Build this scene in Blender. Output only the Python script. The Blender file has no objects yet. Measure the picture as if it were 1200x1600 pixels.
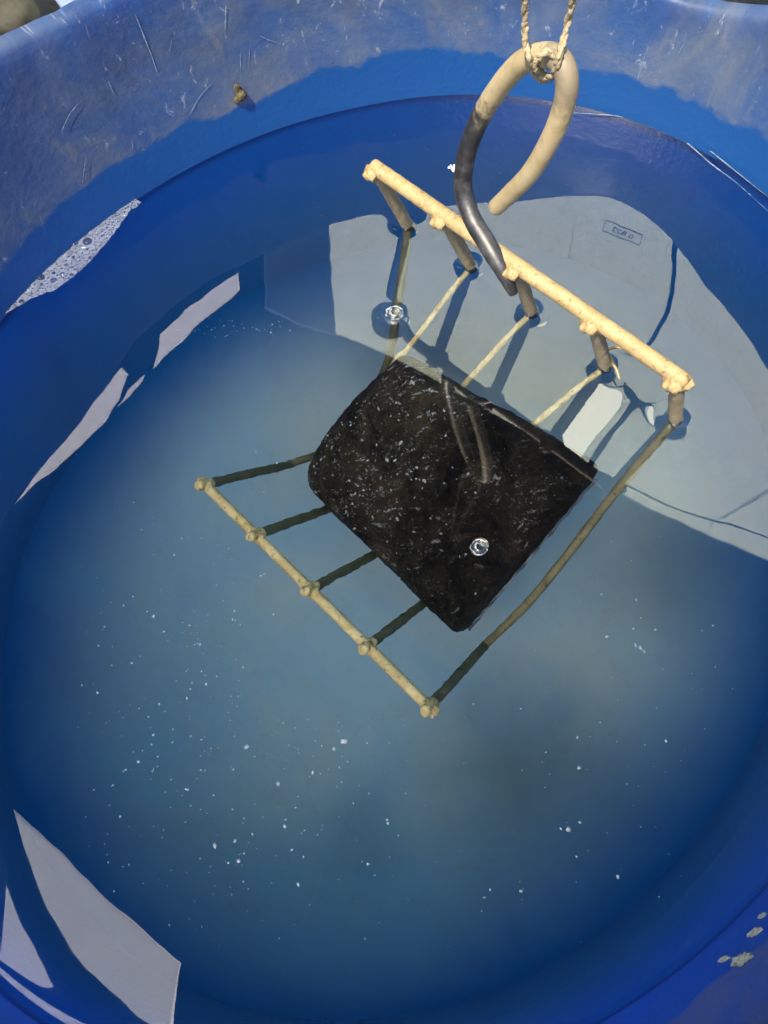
import bpy, bmesh, math, random
import numpy as np
from mathutils import Vector, Matrix, noise
random.seed(7)
rng = np.random.default_rng(7)
D = bpy.data
SC = bpy.context.scene
COL = SC.collection

# ---------------------------------------------------------------- camera
TH, RO, CH = 0.384, 0.100, 0.405
fw = Vector((0, math.sin(TH), -math.cos(TH)))
rt = Vector((1, 0, 0)); up = rt.cross(fw)
cr, sr = math.cos(RO), math.sin(RO)
ir = rt*cr - up*sr
iu = rt*sr + up*cr
cam = D.cameras.new('camera'); cam_o = D.objects.new('camera', cam); COL.objects.link(cam_o)
R = Matrix((ir, iu, -fw)).transposed().to_4x4()
R.translation = Vector((0, 0, CH)); cam_o.matrix_world = R
cam.sensor_fit = 'VERTICAL'; cam.sensor_height = 36; cam.lens = 27.0
cam.clip_start = 0.01; cam.clip_end = 200
SC.camera = cam_o

# ---------------------------------------------------------------- world, sun, exposure
SUN = Vector((-0.30, -0.42, 1.0)).normalized()      # towards the sun
w = D.worlds.new('World'); SC.world = w; w.use_nodes = True
nt = w.node_tree; bg = nt.nodes['Background']
sky = nt.nodes.new('ShaderNodeTexSky'); sky.sky_type = 'NISHITA'; sky.sun_disc = False
sky.sun_elevation = math.asin(SUN.z)
sky.sun_rotation = math.atan2(SUN.x, SUN.y)
sky.air_density = 1.0; sky.dust_density = 2.5
nt.links.new(sky.outputs[0], bg.inputs[0]); bg.inputs[1].default_value = 0.11
sl = D.lights.new('sun', 'SUN'); sl.energy = 4.2; sl.angle = math.radians(0.8); sl.color = (1.0, 0.90, 0.74)
so = D.objects.new('sun', sl); COL.objects.link(so); so.location = SUN*5
so.rotation_euler = SUN.to_track_quat('Z', 'Y').to_euler()
SC.view_settings.view_transform = 'Standard'; SC.view_settings.look = 'None'
SC.view_settings.exposure = 2.0; SC.view_settings.gamma = 1.0
SC.view_settings.use_curve_mapping = False
SC.cycles.transparent_max_bounces = 16
SC.cycles.max_bounces = 8
SC.cycles.volume_bounces = 1

# ---------------------------------------------------------------- surveying helpers (a pixel of the photo -> a point in the place)
CAMP = Vector((0, 0, CH))
def ray(u, v):
    a = (u-600)/1200.; b = (800-v)/1200.
    return fw + ir*a + iu*b
def at(u, v, z):
    d = ray(u, v); return CAMP + d*((z-CH)/d.z)
def over(u, v, z):                      # place at height z seen mirrored in the water at (u, v)
    p = at(u, v, -z); return Vector((p.x, p.y, z))

# drum cross-section: a slightly squashed circle
CTR = Vector((0.0092, 0.1863, 0)); AX = (0.319, 0.2747)
E1 = Vector((-0.734, -0.6792, 0)); E2 = Vector((-0.6792, 0.734, 0))
def ell(a, k, z):
    return CTR + E1*(AX[0]*k*math.cos(a)) + E2*(AX[1]*k*math.sin(a)) + Vector((0, 0, z))
RT = [(-180, .093), (-171.5, .114), (-154.7, .124), (-120, .120), (-60, .122), (-30, .120), (-22, .112), (-17, .075), (-12, .036), (-4, .040), (2, .080), (8, .118), (17, .138), (30, .130), (59, .124), (71, .144), (80, .144), (88, .127), (101, .121), (107, .124), (112, .126), (123, .119),
      (132, .121), (142, .120), (152.7, .112), (161, .094), (168, .081), (174, .083), (180, .093)]
def rim_z(a):
    d = (math.degrees(a)+180) % 360-180
    return float(np.interp(d, [t[0] for t in RT], [t[1] for t in RT]))
FLOOR_Z = -0.225

# ---------------------------------------------------------------- object helpers
def link(name, me, mat=None, parent=None, smooth=True):
    o = D.objects.new(name, me); COL.objects.link(o)
    if mat: me.materials.append(mat)
    if smooth:
        me.polygons.foreach_set('use_smooth', [True]*len(me.polygons))
    if parent: o.parent = parent
    return o
def mesh(name, vs, fs):
    me = D.meshes.new(name); me.from_pydata([tuple(v) for v in vs], [], fs); me.update(); return me
def bm_obj(name, bm, mat=None, parent=None, smooth=True):
    bmesh.ops.recalc_face_normals(bm, faces=bm.faces)
    me = D.meshes.new(name); bm.to_mesh(me); bm.free(); return link(name, me, mat, parent, smooth)
def tag(o, label=None, cat=None, group=None, kind=None):
    if label: o['label'] = label
    if cat: o['category'] = cat
    if group: o['group'] = group
    if kind: o['kind'] = kind
    return o
def empty(name, loc=(0, 0, 0)):
    o = D.objects.new(name, None); o.location = loc; o.empty_display_size = .02; COL.objects.link(o); return o
def spline(pts, n=12):
    P = [Vector(p) for p in pts]
    P = [P[0]*2-P[1]] + P + [P[-1]*2-P[-2]]
    out = []
    for i in range(1, len(P)-2):
        for j in range(n):
            t = j/n; a, b, c, d = P[i-1], P[i], P[i+1], P[i+2]
            out.append(.5*((2*b)+(c-a)*t+(2*a-5*b+4*c-d)*t*t+(3*b-a-3*c+d)*t**3))
    out.append(P[-2].copy()); return out
def add_tube(bm, pts, r, seg=16, jit=.0, jf=180., origin=Vector((0, 0, 0)), cap=True):
    rings = []
    lay = bm.loops.layers.uv.verify()
    n = len(pts); ref = Vector((0.13, 0.21, 0.97)); L = 0
    nrm = None
    for i, p in enumerate(pts):
        t = (pts[min(i+1, n-1)]-pts[max(i-1, 0)]).normalized()
        if nrm is None:
            nrm = t.cross(ref).normalized()
        else:
            nrm = (nrm-t*nrm.dot(t)).normalized()
        b = t.cross(nrm)
        rr = r(i/(n-1)) if callable(r) else r
        ring = []
        for k in range(seg):
            a = 2*math.pi*k/seg
            q = nrm*math.cos(a)+b*math.sin(a)
            s = rr
            if jit: s += jit*noise.noise((p+q*rr)*jf)
            ring.append(bm.verts.new(p+q*s-origin))
        rings.append(ring)
    for i in range(n-1):
        for k in range(seg):
            f = bm.faces.new((rings[i][k], rings[i][(k+1) % seg], rings[i+1][(k+1) % seg], rings[i+1][k]))
            vv = (i, i, i+1, i+1)
            for l, q in zip(f.loops, vv): l[lay].uv = (q/(n-1), k/seg)
    if cap:
        for ring, s, e in ((rings[0], -1, 0), (rings[-1], 1, n-1)):
            t = (pts[1]-pts[0]) if e == 0 else (pts[-1]-pts[-2])
            t = t.normalized()*s
            rr = r(e/(n-1)) if callable(r) else r
            prev = ring
            for m in (0.45, 0.75):
                c = pts[e]-origin
                new = [bm.verts.new(c+(v.co-c)*math.cos(m*1.35)**.8+t*rr*.45*math.sin(m*1.6)) for v in ring]
                for k in range(seg): bm.faces.new((prev[k], prev[(k+1) % seg], new[(k+1) % seg], new[k]))
                prev = new
            bm.faces.new(prev)
def lerp_pts(a, b, n): return [a.lerp(b, i/n) for i in range(n+1)]
def add_blob(bm, c, r, sc=(1, 1, 1), rot=None, amp=.15, nf=140., sub=3):
    ret = bmesh.ops.create_icosphere(bm, subdivisions=sub, radius=1.0)
    for v in ret['verts']:
        q = Vector((v.co.x*sc[0], v.co.y*sc[1], v.co.z*sc[2]))*r
        if rot: q = rot @ q
        q *= 1+amp*noise.noise((c+q)*nf)
        v.co = c+q

# ---------------------------------------------------------------- node helpers
class NT:
    def __init__(s, name):
        s.m = D.materials.new(name); s.m.use_nodes = True; s.t = s.m.node_tree
        s.t.nodes.clear(); s.out = s.t.nodes.new('ShaderNodeOutputMaterial')
    def n(s, typ, **kw):
        x = s.t.nodes.new('ShaderNode'+typ)
        for k, v in kw.items():
            if k.startswith('i_'):
                x.inputs[k[2:].replace('_', ' ')].default_value = v
            else: setattr(x, k, v)
        return x
    def l(s, a, b): s.t.links.new(a, b)
    def val(s, sock, v):
        if isinstance(v, (int, float)): sock.default_value = v
        else: s.l(v, sock)
    def math(s, op, a, b=0., c=None, clamp=False):
        x = s.n('Math', operation=op, use_clamp=clamp)
        s.val(x.inputs[0], a); s.val(x.inputs[1], b)
        if c is not None: s.val(x.inputs[2], c)
        return x.outputs[0]
    def step(s, v, lo, hi):
        x = s.n('MapRange', interpolation_type='SMOOTHSTEP')
        s.val(x.inputs[0], v); x.inputs[1].default_value = lo; x.inputs[2].default_value = hi
        return x.outputs[0]
    def mix(s, f, a, b):
        x = s.n('Mix', data_type='RGBA')
        s.val(x.inputs[0], f)
        for q, v in ((6, a), (7, b)):
            if isinstance(v, tuple): x.inputs[q].default_value = (*v, 1)
            else: s.l(v, x.inputs[q])
        return x.outputs[2]
    def coord(s, which='Object', scale=(1, 1, 1)):
        c = s.n('TexCoord'); m = s.n('Mapping'); m.inputs['Scale'].default_value = scale
        s.l(c.outputs[which], m.inputs[0]); return m.outputs[0]
    def noise(s, co, sc, det=6, rough=.6, dist=0.):
        x = s.n('TexNoise', i_Scale=sc, i_Detail=det, i_Roughness=rough, i_Distortion=dist)
        s.l(co, x.inputs['Vector']); return x.outputs[0]
    def vor(s, co, sc, feature='F1', out=0, rnd=1.):
        x = s.n('TexVoronoi', feature=feature, i_Scale=sc, i_Randomness=rnd); s.l(co, x.inputs['Vector']); return x.outputs[out]
    def bump(s, h, st, d=.001):
        x = s.n('Bump', i_Strength=st, i_Distance=d); s.l(h, x.inputs['Height']); return x.outputs[0]
    def pbr(s, col, rough=.6, nrm=None, metal=0., spec=.5, **kw):
        p = s.n('BsdfPrincipled')
        if isinstance(col, tuple): p.inputs['Base Color'].default_value = (*col, 1)
        else: s.l(col, p.inputs['Base Color'])
        s.val(p.inputs['Roughness'], rough); s.val(p.inputs['Metallic'], metal)
        p.inputs['Specular IOR Level'].default_value = spec
        if nrm: s.l(nrm, p.inputs['Normal'])
        return p
    def surf(s, sh): s.l(sh, s.out.inputs[0]); return s.m

WATER_DENS = 4.3
# ---------------------------------------------------------------- materials
def m_wall():
    k = NT('blue_plastic'); uv = k.coord('UV'); st = k.coord('UV', (1, .32, 1)); ob = k.coord('Object')
    sep = k.n('SeparateXYZ'); k.l(uv, sep.inputs[0]); z = sep.outputs[1]
    n1 = k.noise(uv, 14, 5, .65, .6); n2 = k.noise(st, 60, 7, .7, .9); n3 = k.noise(uv, 5, 3)
    # lime scale begins a few centimetres above the water, along a ragged line
    zz = k.math('MULTIPLY_ADD', n1, .034, z)
    zz = k.math('MULTIPLY_ADD', k.noise(uv, 4.5, 2), .030, zz)
    edge = k.step(zz, .0600, .0645)
    fade = k.step(zz, .05, .095)
    patch = k.step(k.noise(uv, 9, 6, .7, 1.0), .36, .72)
    amt = k.math('MULTIPLY', edge, k.math('MULTIPLY_ADD', patch, .55, .13))
    streak = k.step(n2, .53, .76)
    amt = k.math('ADD', amt, k.math('MULTIPLY', streak, k.math('MULTIPLY', edge, .42)), clamp=True)
    grit = k.step(k.noise(uv, 190, 4, .7), .60, .76)
    amt = k.math('ADD', amt, k.math('MULTIPLY', grit, k.math('MULTIPLY', edge, .35)), clamp=True)
    blue = k.mix(n3, (.0022, .039, .125), (.004, .056, .165))
    scale = k.mix(k.noise(uv, 30, 5), (.050, .062, .082), (.150, .165, .178))
    col = k.mix(amt, blue, scale)
    grime = k.math('MULTIPLY', k.step(k.noise(k.coord('UV', (1, .6, 1)), 7, 7, .75, 1.2), .42, .66), k.step(zz, .075, .12))
    col = k.mix(k.math('MULTIPLY', grime, .55), col, (.014, .020, .030))
    spk = k.math('MULTIPLY', k.step(k.noise(k.coord('UV', (1, .55, 1)), 130, 5, .8, 1.), .60, .70), edge)
    col = k.mix(k.math('MULTIPLY', spk, .7), col, (.26, .29, .31))
    lit_below = k.math('SUBTRACT', 1., k.step(z, -.006, .001))  # wall painted brighter below the water, for light lost in the murk
    col = k.mix(lit_below, col, k.mix(n3, (.006, .140, .400), (.010, .165, .450)))
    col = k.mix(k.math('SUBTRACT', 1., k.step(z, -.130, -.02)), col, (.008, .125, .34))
    # faint green-brown slime under the waterline
    slime = k.math('MULTIPLY', k.step(k.noise(ob, 12, 5, .7, 1.), .5, .8), k.math('MULTIPLY', k.step(z, -.125, -.08), k.math('SUBTRACT', 1., k.step(z, -.05, .0))))
    col = k.mix(k.math('MULTIPLY', slime, .16), col, (.07, .09, .06))
    # scrapes
    sc = k.coord('UV', (1, .13, 1)); s1 = k.noise(sc, 210, 3, .55, 1.9)
    scr = k.math('MULTIPLY', k.step(s1, .70, .735), k.step(zz, .055, .07))
    col = k.mix(k.math('MULTIPLY', scr, .45), col, (.22, .27, .32))
    rough = k.math('MULTIPLY_ADD', amt, .35, .42)
    b = k.bump(k.math('ADD', n2, k.noise(uv, 220, 4)), .35, .0012)
    p = k.pbr(col, rough, b, spec=.35)
    tr = k.n('BsdfTranslucent'); k.l(k.mix(amt, (.006, .17, .78), (.05, .11, .28)), tr.inputs[0])
    mx = k.n('MixShader'); k.l(k.math('MULTIPLY', k.step(z, -.125, -.005), .38), mx.inputs[0])
    k.l(p.outputs[0], mx.inputs[1]); k.l(tr.outputs[0], mx.inputs[2])
    return k.surf(mx.outputs[0])
def m_floor():
    k = NT('sediment_on_plastic'); ob = k.coord('Object')
    sep = k.n('SeparateXYZ'); c = k.n('TexCoord'); k.l(c.outputs['Object'], sep.inputs[0])
    n = k.noise(ob, 6, 5, .6, .5); n2 = k.noise(ob, 60, 6, .7)
    col = k.mix(k.step(n, .3, .72), (.26, .44, .50), (.40, .50, .46))
    col = k.mix(k.math('MULTIPLY', k.step(n2, .5, .8), .35), col, (.30, .31, .24))
    uvc = k.n('TexCoord'); s2 = k.n('SeparateXYZ'); k.l(uvc.outputs['UV'], s2.inputs[0])
    # the block's shadow and other dark areas painted into the floor colour
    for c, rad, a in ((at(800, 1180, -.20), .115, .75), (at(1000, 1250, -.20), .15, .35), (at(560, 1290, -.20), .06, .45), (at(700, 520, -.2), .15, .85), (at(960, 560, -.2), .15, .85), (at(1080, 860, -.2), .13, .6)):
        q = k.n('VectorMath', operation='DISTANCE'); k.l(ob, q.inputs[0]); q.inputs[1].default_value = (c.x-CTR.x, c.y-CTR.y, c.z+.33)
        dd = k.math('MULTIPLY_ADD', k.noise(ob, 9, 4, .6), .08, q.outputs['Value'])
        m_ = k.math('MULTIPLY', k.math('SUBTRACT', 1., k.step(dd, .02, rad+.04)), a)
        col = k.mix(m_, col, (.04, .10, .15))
    e = k.math('MULTIPLY_ADD', n, .22, s2.outputs[0])
    col = k.mix(k.step(e, .70, 1.10), col, (.008, .125, .34))
    return k.surf(k.pbr(col, .9, k.bump(n2, .3), spec=.1).outputs[0])
def m_water():
    k = NT('cloudy_water')
    g = k.n('NewGeometry'); dot = k.n('VectorMath', operation='DOT_PRODUCT')
    k.l(g.outputs['Incoming'], dot.inputs[0]); k.l(g.outputs['Normal'], dot.inputs[1])
    c = k.math('ABSOLUTE', dot.outputs['Value'])
    f = k.math('POWER', k.math('SUBTRACT', 1., c, clamp=True), 5.)
    F0 = .062
    f = k.math('MULTIPLY_ADD', f, 1-F0, F0)
    tr = k.n('BsdfTransparent'); gl = k.n('BsdfGlossy', i_Roughness=0.0); gl.inputs[0].default_value = (1, 1, 1, 1)
    ob = k.coord('Object'); nn = k.noise(ob, 22, 2, .5)
    k.l(k.bump(nn, .10, .0006), gl.inputs['Normal'])
    mx = k.n('MixShader'); k.l(f, mx.inputs[0]); k.l(tr.outputs[0], mx.inputs[1]); k.l(gl.outputs[0], mx.inputs[2])
    v = k.n('VolumePrincipled'); v.inputs['Color'].default_value = (.46, .75, .83, 1); v.inputs['Density'].default_value = WATER_DENS
    v.inputs['Anisotropy'].default_value = .3
    v.inputs['Absorption Color'].default_value = (.35, .62, .74, 1)
    k.l(v.outputs[0], k.out.inputs['Volume'])
    return k.surf(mx.outputs[0])

def m_rack(name, a, b, dark, dirt=.35, olive=None):
    k = NT(name); ob = k.coord('Object'); n = k.noise(ob, 55, 6, .65, .4); n2 = k.noise(ob, 420, 5, .7)
    col = k.mix(k.step(n, .3, .7), a, b)
    col = k.mix(k.math('MULTIPLY', k.step(n2, .52, .72), dirt), col, dark)
    col = k.mix(k.math('MULTIPLY', k.step(k.noise(ob, 130, 5, .7), .58, .70), dirt*1.4), col, dark)
    return k.surf(k.pbr(col, .62, k.bump(k.math('ADD', n, n2), .55, .0009), spec=.4).outputs[0])
def m_hook():
    k = NT('burnt_tan_paint'); ob = k.coord('Object'); n = k.noise(ob, 55, 6, .65, .4); n2 = k.noise(ob, 400, 5, .7)
    uvc = k.n('TexCoord'); sp = k.n('SeparateXYZ'); k.l(uvc.outputs['UV'], sp.inputs[0])
    u = k.math('MULTIPLY_ADD', k.math('ADD', n, k.math('MULTIPLY', n2, .35)), .24, k.math('SUBTRACT', sp.outputs[0], .075))
    burnt = k.math('SUBTRACT', 1., k.step(u, .46, .52))
    top = k.math('MULTIPLY', k.step(u, .66, .70), k.math('SUBTRACT', 1., k.step(u, .80, .86)))
    col = k.mix(k.step(n, .3, .7), (.18, .135, .065), (.25, .20, .115))
    col = k.mix(k.math('MULTIPLY', k.step(n2, .5, .75), .3), col, (.10, .075, .045))
    col = k.mix(k.math('MULTIPLY', top, .7), col, (.06, .05, .04))
    blk = k.mix(k.step(k.noise(ob, 90, 5, .7), .42, .68), (.007, .007, .009), (.032, .031, .031))
    col = k.mix(burnt, col, blk)
    r = k.math('SUBTRACT', .60, k.math('MULTIPLY', burnt, .14))
    return k.surf(k.pbr(col, r, k.bump(k.math('ADD', n, n2), .3, .0006)).outputs[0])
def m_block():
    k = NT('charred_grit'); ob = k.coord('Object'); n = k.noise(ob, 26, 6, .7, .8); n2 = k.noise(ob, 260, 6, .75, .5)
    col = k.mix(k.step(n, .32, .68), (.014, .010, .007), (.125, .092, .044))
    col = k.mix(k.math('MULTIPLY', k.step(k.noise(ob, 18, 4), .5, .7), .6), col, (.050, .022, .012))
    col = k.mix(k.math('MULTIPLY', k.step(n2, .50, .68), .55), col, (.085, .076, .052))
    w1 = k.n('TexNoise', i_Scale=60., i_Detail=4.); k.l(ob, w1.inputs[0]); va = k.n('VectorMath', operation='MULTIPLY_ADD'); k.l(w1.outputs['Color'], va.inputs[0]); va.inputs[1].default_value = (.02, .02, .02); k.l(k.coord('Object', (.55, 1.5, 1)), va.inputs[2])
    mask = k.step(k.noise(ob, 24, 6, .75, .8), .44, .60)
    gr = k.step(k.noise(va.outputs[0], 330, 3, .6), .60, .655)
    gr2 = k.step(k.noise(va.outputs[0], 150, 5, .7), .605, .64)
    col = k.mix(k.math('MULTIPLY', gr, k.math('MULTIPLY_ADD', mask, .75, .10)), col, (.42, .43, .38))
    col = k.mix(k.math('MULTIPLY', gr2, k.math('MULTIPLY_ADD', mask, .85, .10)), col, (.62, .62, .55))
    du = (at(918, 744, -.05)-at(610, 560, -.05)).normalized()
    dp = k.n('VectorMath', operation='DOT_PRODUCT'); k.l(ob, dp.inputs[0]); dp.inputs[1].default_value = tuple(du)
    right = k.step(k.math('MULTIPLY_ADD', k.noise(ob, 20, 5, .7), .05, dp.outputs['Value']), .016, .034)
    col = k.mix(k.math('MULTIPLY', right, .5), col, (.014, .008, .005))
    h = k.math('ADD', n2, k.math('MULTIPLY', n, 1.5))
    return k.surf(k.pbr(col, .55, k.bump(h, 1., .003), spec=.35).outputs[0])
def m_sheet(name, a, b, t=.85):
    k = NT(name); ob = k.coord('Object'); n = k.noise(ob, 2.2, 5, .6, .4); n2 = k.noise(k.coord('Object', (1, 1, 1)), 7, 4, .6)
    col = k.mix(n, a, b); col = k.mix(k.math('MULTIPLY', k.step(n2, .55, .8), .12), col, (.5, .48, .42))
    d = k.n('BsdfDiffuse'); tr = k.n('BsdfTranslucent'); k.l(col, d.inputs[0]); k.l(col, tr.inputs[0])
    mx = k.n('MixShader'); mx.inputs[0].default_value = t
    k.l(d.outputs[0], mx.inputs[1]); k.l(tr.outputs[0], mx.inputs[2]); return k.surf(mx.outputs[0])
def m_plain(name, a, b, sc=20, rough=.8, bs=.3, bd=.002):
    k = NT(name); ob = k.coord('Object'); n = k.noise(ob, sc, 6, .65, .3)
    return k.surf(k.pbr(k.mix(k.step(n, .3, .7), a, b), rough, k.bump(n, bs, bd), spec=.3).outputs[0])
def m_foam():
    k = NT('soap_foam'); ob = k.coord('Object')
    # the film between bubbles is white, the open cells let the water show
    d1 = k.vor(k.coord('Object', (1, 1, .0)), 190, 'DISTANCE_TO_EDGE')
    big = k.vor(k.coord('Object', (1, 1, 0)), 75, 'F1')
    n = k.noise(ob, 120, 3)
    hole = k.math('MULTIPLY', k.step(d1, .13, .26), k.step(n, .42, .60))
    hole2 = k.math('SUBTRACT', 1., k.step(big, .22, .30))
    hole = k.math('MAXIMUM', hole, k.math('MULTIPLY', hole2, k.step(k.noise(ob, 50, 2), .5, .56)))
    df = k.n('BsdfDiffuse'); df.inputs[0].default_value = (.105, .125, .17, 1)
    tr = k.n('BsdfTransparent'); mx = k.n('MixShader')
    k.l(k.math('MULTIPLY_ADD', k.noise(ob, 160, 3), .7, .08), mx.inputs[0]); k.l(df.outputs[0], mx.inputs[1]); k.l(tr.outputs[0], mx.inputs[2])
    return k.surf(mx.outputs[0])
def m_bubble(name='bubble_skin', w=.25):
    k = NT(name); lw = k.n('LayerWeight', i_Blend=.35)
    f = k.math('MULTIPLY_ADD', lw.outputs['Facing'], .55, .04)
    tr = k.n('BsdfTransparent'); gl = k.n('BsdfGlossy', i_Roughness=.05); df = k.n('BsdfDiffuse'); df.inputs[0].default_value = (.12, .125, .14, 1)
    a = k.n('MixShader'); a.inputs[0].default_value = w; k.l(gl.outputs[0], a.inputs[1]); k.l(df.outputs[0], a.inputs[2])
    mx = k.n('MixShader'); k.l(f, mx.inputs[0]); k.l(tr.outputs[0], mx.inputs[1]); k.l(a.outputs[0], mx.inputs[2])
    return k.surf(mx.outputs[0])

M = dict(
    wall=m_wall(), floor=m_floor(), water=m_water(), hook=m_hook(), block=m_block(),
    tan=m_rack('tan_paint', (.160, .112, .045), (.215, .162, .076), (.050, .036, .020), .72),
    leg=m_rack('grey_tan_paint', (.105, .088, .055), (.175, .145, .088), (.028, .024, .018), .7),
    wet=m_rack('submerged_tan_paint', (.56, .40, .14), (.80, .64, .30), (.12, .085, .035), .72),
    olive=m_rack('submerged_olive_paint', (.13, .135, .06), (.22, .20, .10), (.04, .04, .022), .6),
    brass=m_rack('submerged_dull_paint', (.23, .20, .09), (.34, .29, .14), (.06, .055, .03), .6),
    cord=m_plain('jute_cord', (.13, .105, .065), (.26, .21, .13), 500, .9, 1., .001),
    sheet=m_sheet('white_sheet', (.88, .93, .80), (.96, .98, .90)),
    dim=m_sheet('dull_sheet', (.20, .22, .23), (.26, .27, .28)),
    bright=m_sheet('sky_stand_in', (.93, .93, .93), (.97, .96, .97), .92),
    lav=m_sheet('pale_sheet', (.80, .83, .86), (.93, .94, .93)),
    dark=m_plain('dark_board', (.010, .010, .011), (.022, .020, .018), 9),
    black=m_plain('black_rubber', (.006, .006, .008), (.014, .014, .016), 60),
    seam=m_plain('seam_strip', (.06, .065, .06), (.10, .10, .10), 30),
    ink=m_plain('faded_ink', (.02, .02, .022), (.04, .04, .045), 40),
    ground=m_plain('damp_earth', (.012, .012, .010), (.045, .040, .032), 14, .9, .8, .01),
    stone=m_plain('tan_stone', (.10, .085, .05), (.19, .16, .10), 30),
    pale=m_plain('pale_light_patch', (.42, .47, .60), (.55, .60, .72), 30),
    mud=m_plain('dried_mud', (.020, .017, .008), (.075, .062, .028), 260, .9, 1., .002),
    foam=m_foam(), bubble=m_bubble(), glint=m_bubble('clear_bubble_skin', .1),
    fleck=m_plain('white_fleck', (.45, .48, .46), (.75, .76, .72), 60),
)

# ---------------------------------------------------------------- ground
bm = bmesh.new(); bmesh.ops.create_grid(bm, x_segments=60, y_segments=60, size=30)
for v in bm.verts: v.co.z = .01*noise.noise(v.co*3)
g = bm_obj('ground', bm, M['ground']); g.location = (0, 0, -.33); tag(g, kind='structure')

# ---------------------------------------------------------------- blue drum
drum = empty('plastic_drum', CTR+Vector((0, 0, -.33)))
tag(drum, 'cut open blue plastic drum with chalky scale inside, holding cloudy water', 'drum')
dl = -Vector(drum.location)
NA = 360
def drum_shell():
    prof = []      # (k, z or fraction t of rim height, offset outward in metres)
    vs, fs, uvs = [], [], []
    rows = []
    # inside, from the foot of the wall up, over the lip and down outside
    for z in np.linspace(FLOOR_Z+.072, 0, 12): rows.append(('z', z, 1.0, 0))
    for t in np.linspace(0.08, .93, 16): rows.append(('t', t, 1.0+.03*t, 0))
    rows += [('t', .965, 1.030, .0000), ('t', .985, 1.030, .0012), ('t', 1.0, 1.030, .004), ('t', 1.0, 1.030, .009), ('t', .985, 1.03, .012), ('t', .93, 1.03, .0125), ('t', .88, 1.03, .0115), ('t', .86, 1.03, .007)]
    rows += [('t', t, 1.0+.03*t, .006) for t in (.8, .5, .2, 0)] + [('z', z, 1., .006) for z in (-.1, -.2, -.30, -.32)]
    for kind, h, k, off in rows:
        for i in range(NA):
            a = 2*math.pi*i/NA
            z = h if kind == 'z' else h*rim_z(a)
            p = ell(a, k, z)
            n = (p-CTR); n.z = 0; n.normalize()
            wob = .0010*noise.noise(Vector((p.x*9, p.y*9, z*9)))
            if off > 0 and kind == 't' and h > .9: z += .0015*noise.noise(Vector((p.x*60, p.y*60, 0)))
            p = p+n*(off+wob); p.z = z
            vs.append(p+dl); uvs.append((a*.3, z))
    nr = len(rows)
    for r in range(nr-1):
        for i in range(NA):
            j = (i+1) % NA
            fs.append((r*NA+i, r*NA+j, (r+1)*NA+j, (r+1)*NA+i))
    me = mesh('drum_wall', vs, fs); lay = me.uv_layers.new(name='uv')
    for p in me.polygons:
        for li in p.loop_indices:
            vi = me.loops[li].vertex_index; u, v = uvs[vi]
            if (vi % NA) == 0 and any((me.loops[q].vertex_index % NA) == NA-1 for q in p.loop_indices): u = 2*math.pi*.3
            lay.data[li].uv = (u, v)
    return link('drum_wall', me, M['wall'], drum)
drum_shell()
def drum_floor():
    vs, fs, uvs = [], [], []; nr = 40
    for r in range(nr+1):
        s = r/nr
        for i in range(NA):
            a = 2*math.pi*i/NA
            if s < .60: k = s/.60*.66; z = FLOOR_Z
            else:
                t = (s-.60)/.40*math.pi/2; k = .66+.34*math.sin(t); z = FLOOR_Z+.09*(1-math.cos(t))
            p = ell(a, max(k*(1+.007*s**14), .0005), z)
            p.z += .003*noise.noise(Vector((p.x*14, p.y*14, 0)))*(1-s)
            vs.append(p+dl); uvs.append((s, i/NA))
    for r in range(nr):
        for i in range(NA):
            j = (i+1) % NA; fs.append((r*NA+i, r*NA+j, (r+1)*NA+j, (r+1)*NA+i))
    me = mesh('drum_floor', vs, fs); lay = me.uv_layers.new(name='uv')
    for l in me.loops: lay.data[l.index].uv = uvs[l.vertex_index]
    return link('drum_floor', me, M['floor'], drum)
drum_floor()

# ---------------------------------------------------------------- rack geometry
U1 = Vector((.0148, .346, .072)); U5 = Vector((.1528, .1924, .069))
UP = [U1.lerp(U5, i/4) for i in range(5)]
CT = [at(*p, 0) for p in ((637, 352), (735, 415), (830, 486), (945, 571), (1055, 655))]
L1 = at(320, 757, -.07); L5 = at(670, 1105, -.07)
LP = [L1.lerp(L5, i/4) for i in range(5)]
PV = Vector((.4373, .4606, -.7724))
DP = [p+PV*.112 for p in LP]
BUB1 = at(617, 494, 0); BUB2 = at(748, 857, 0)

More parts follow.
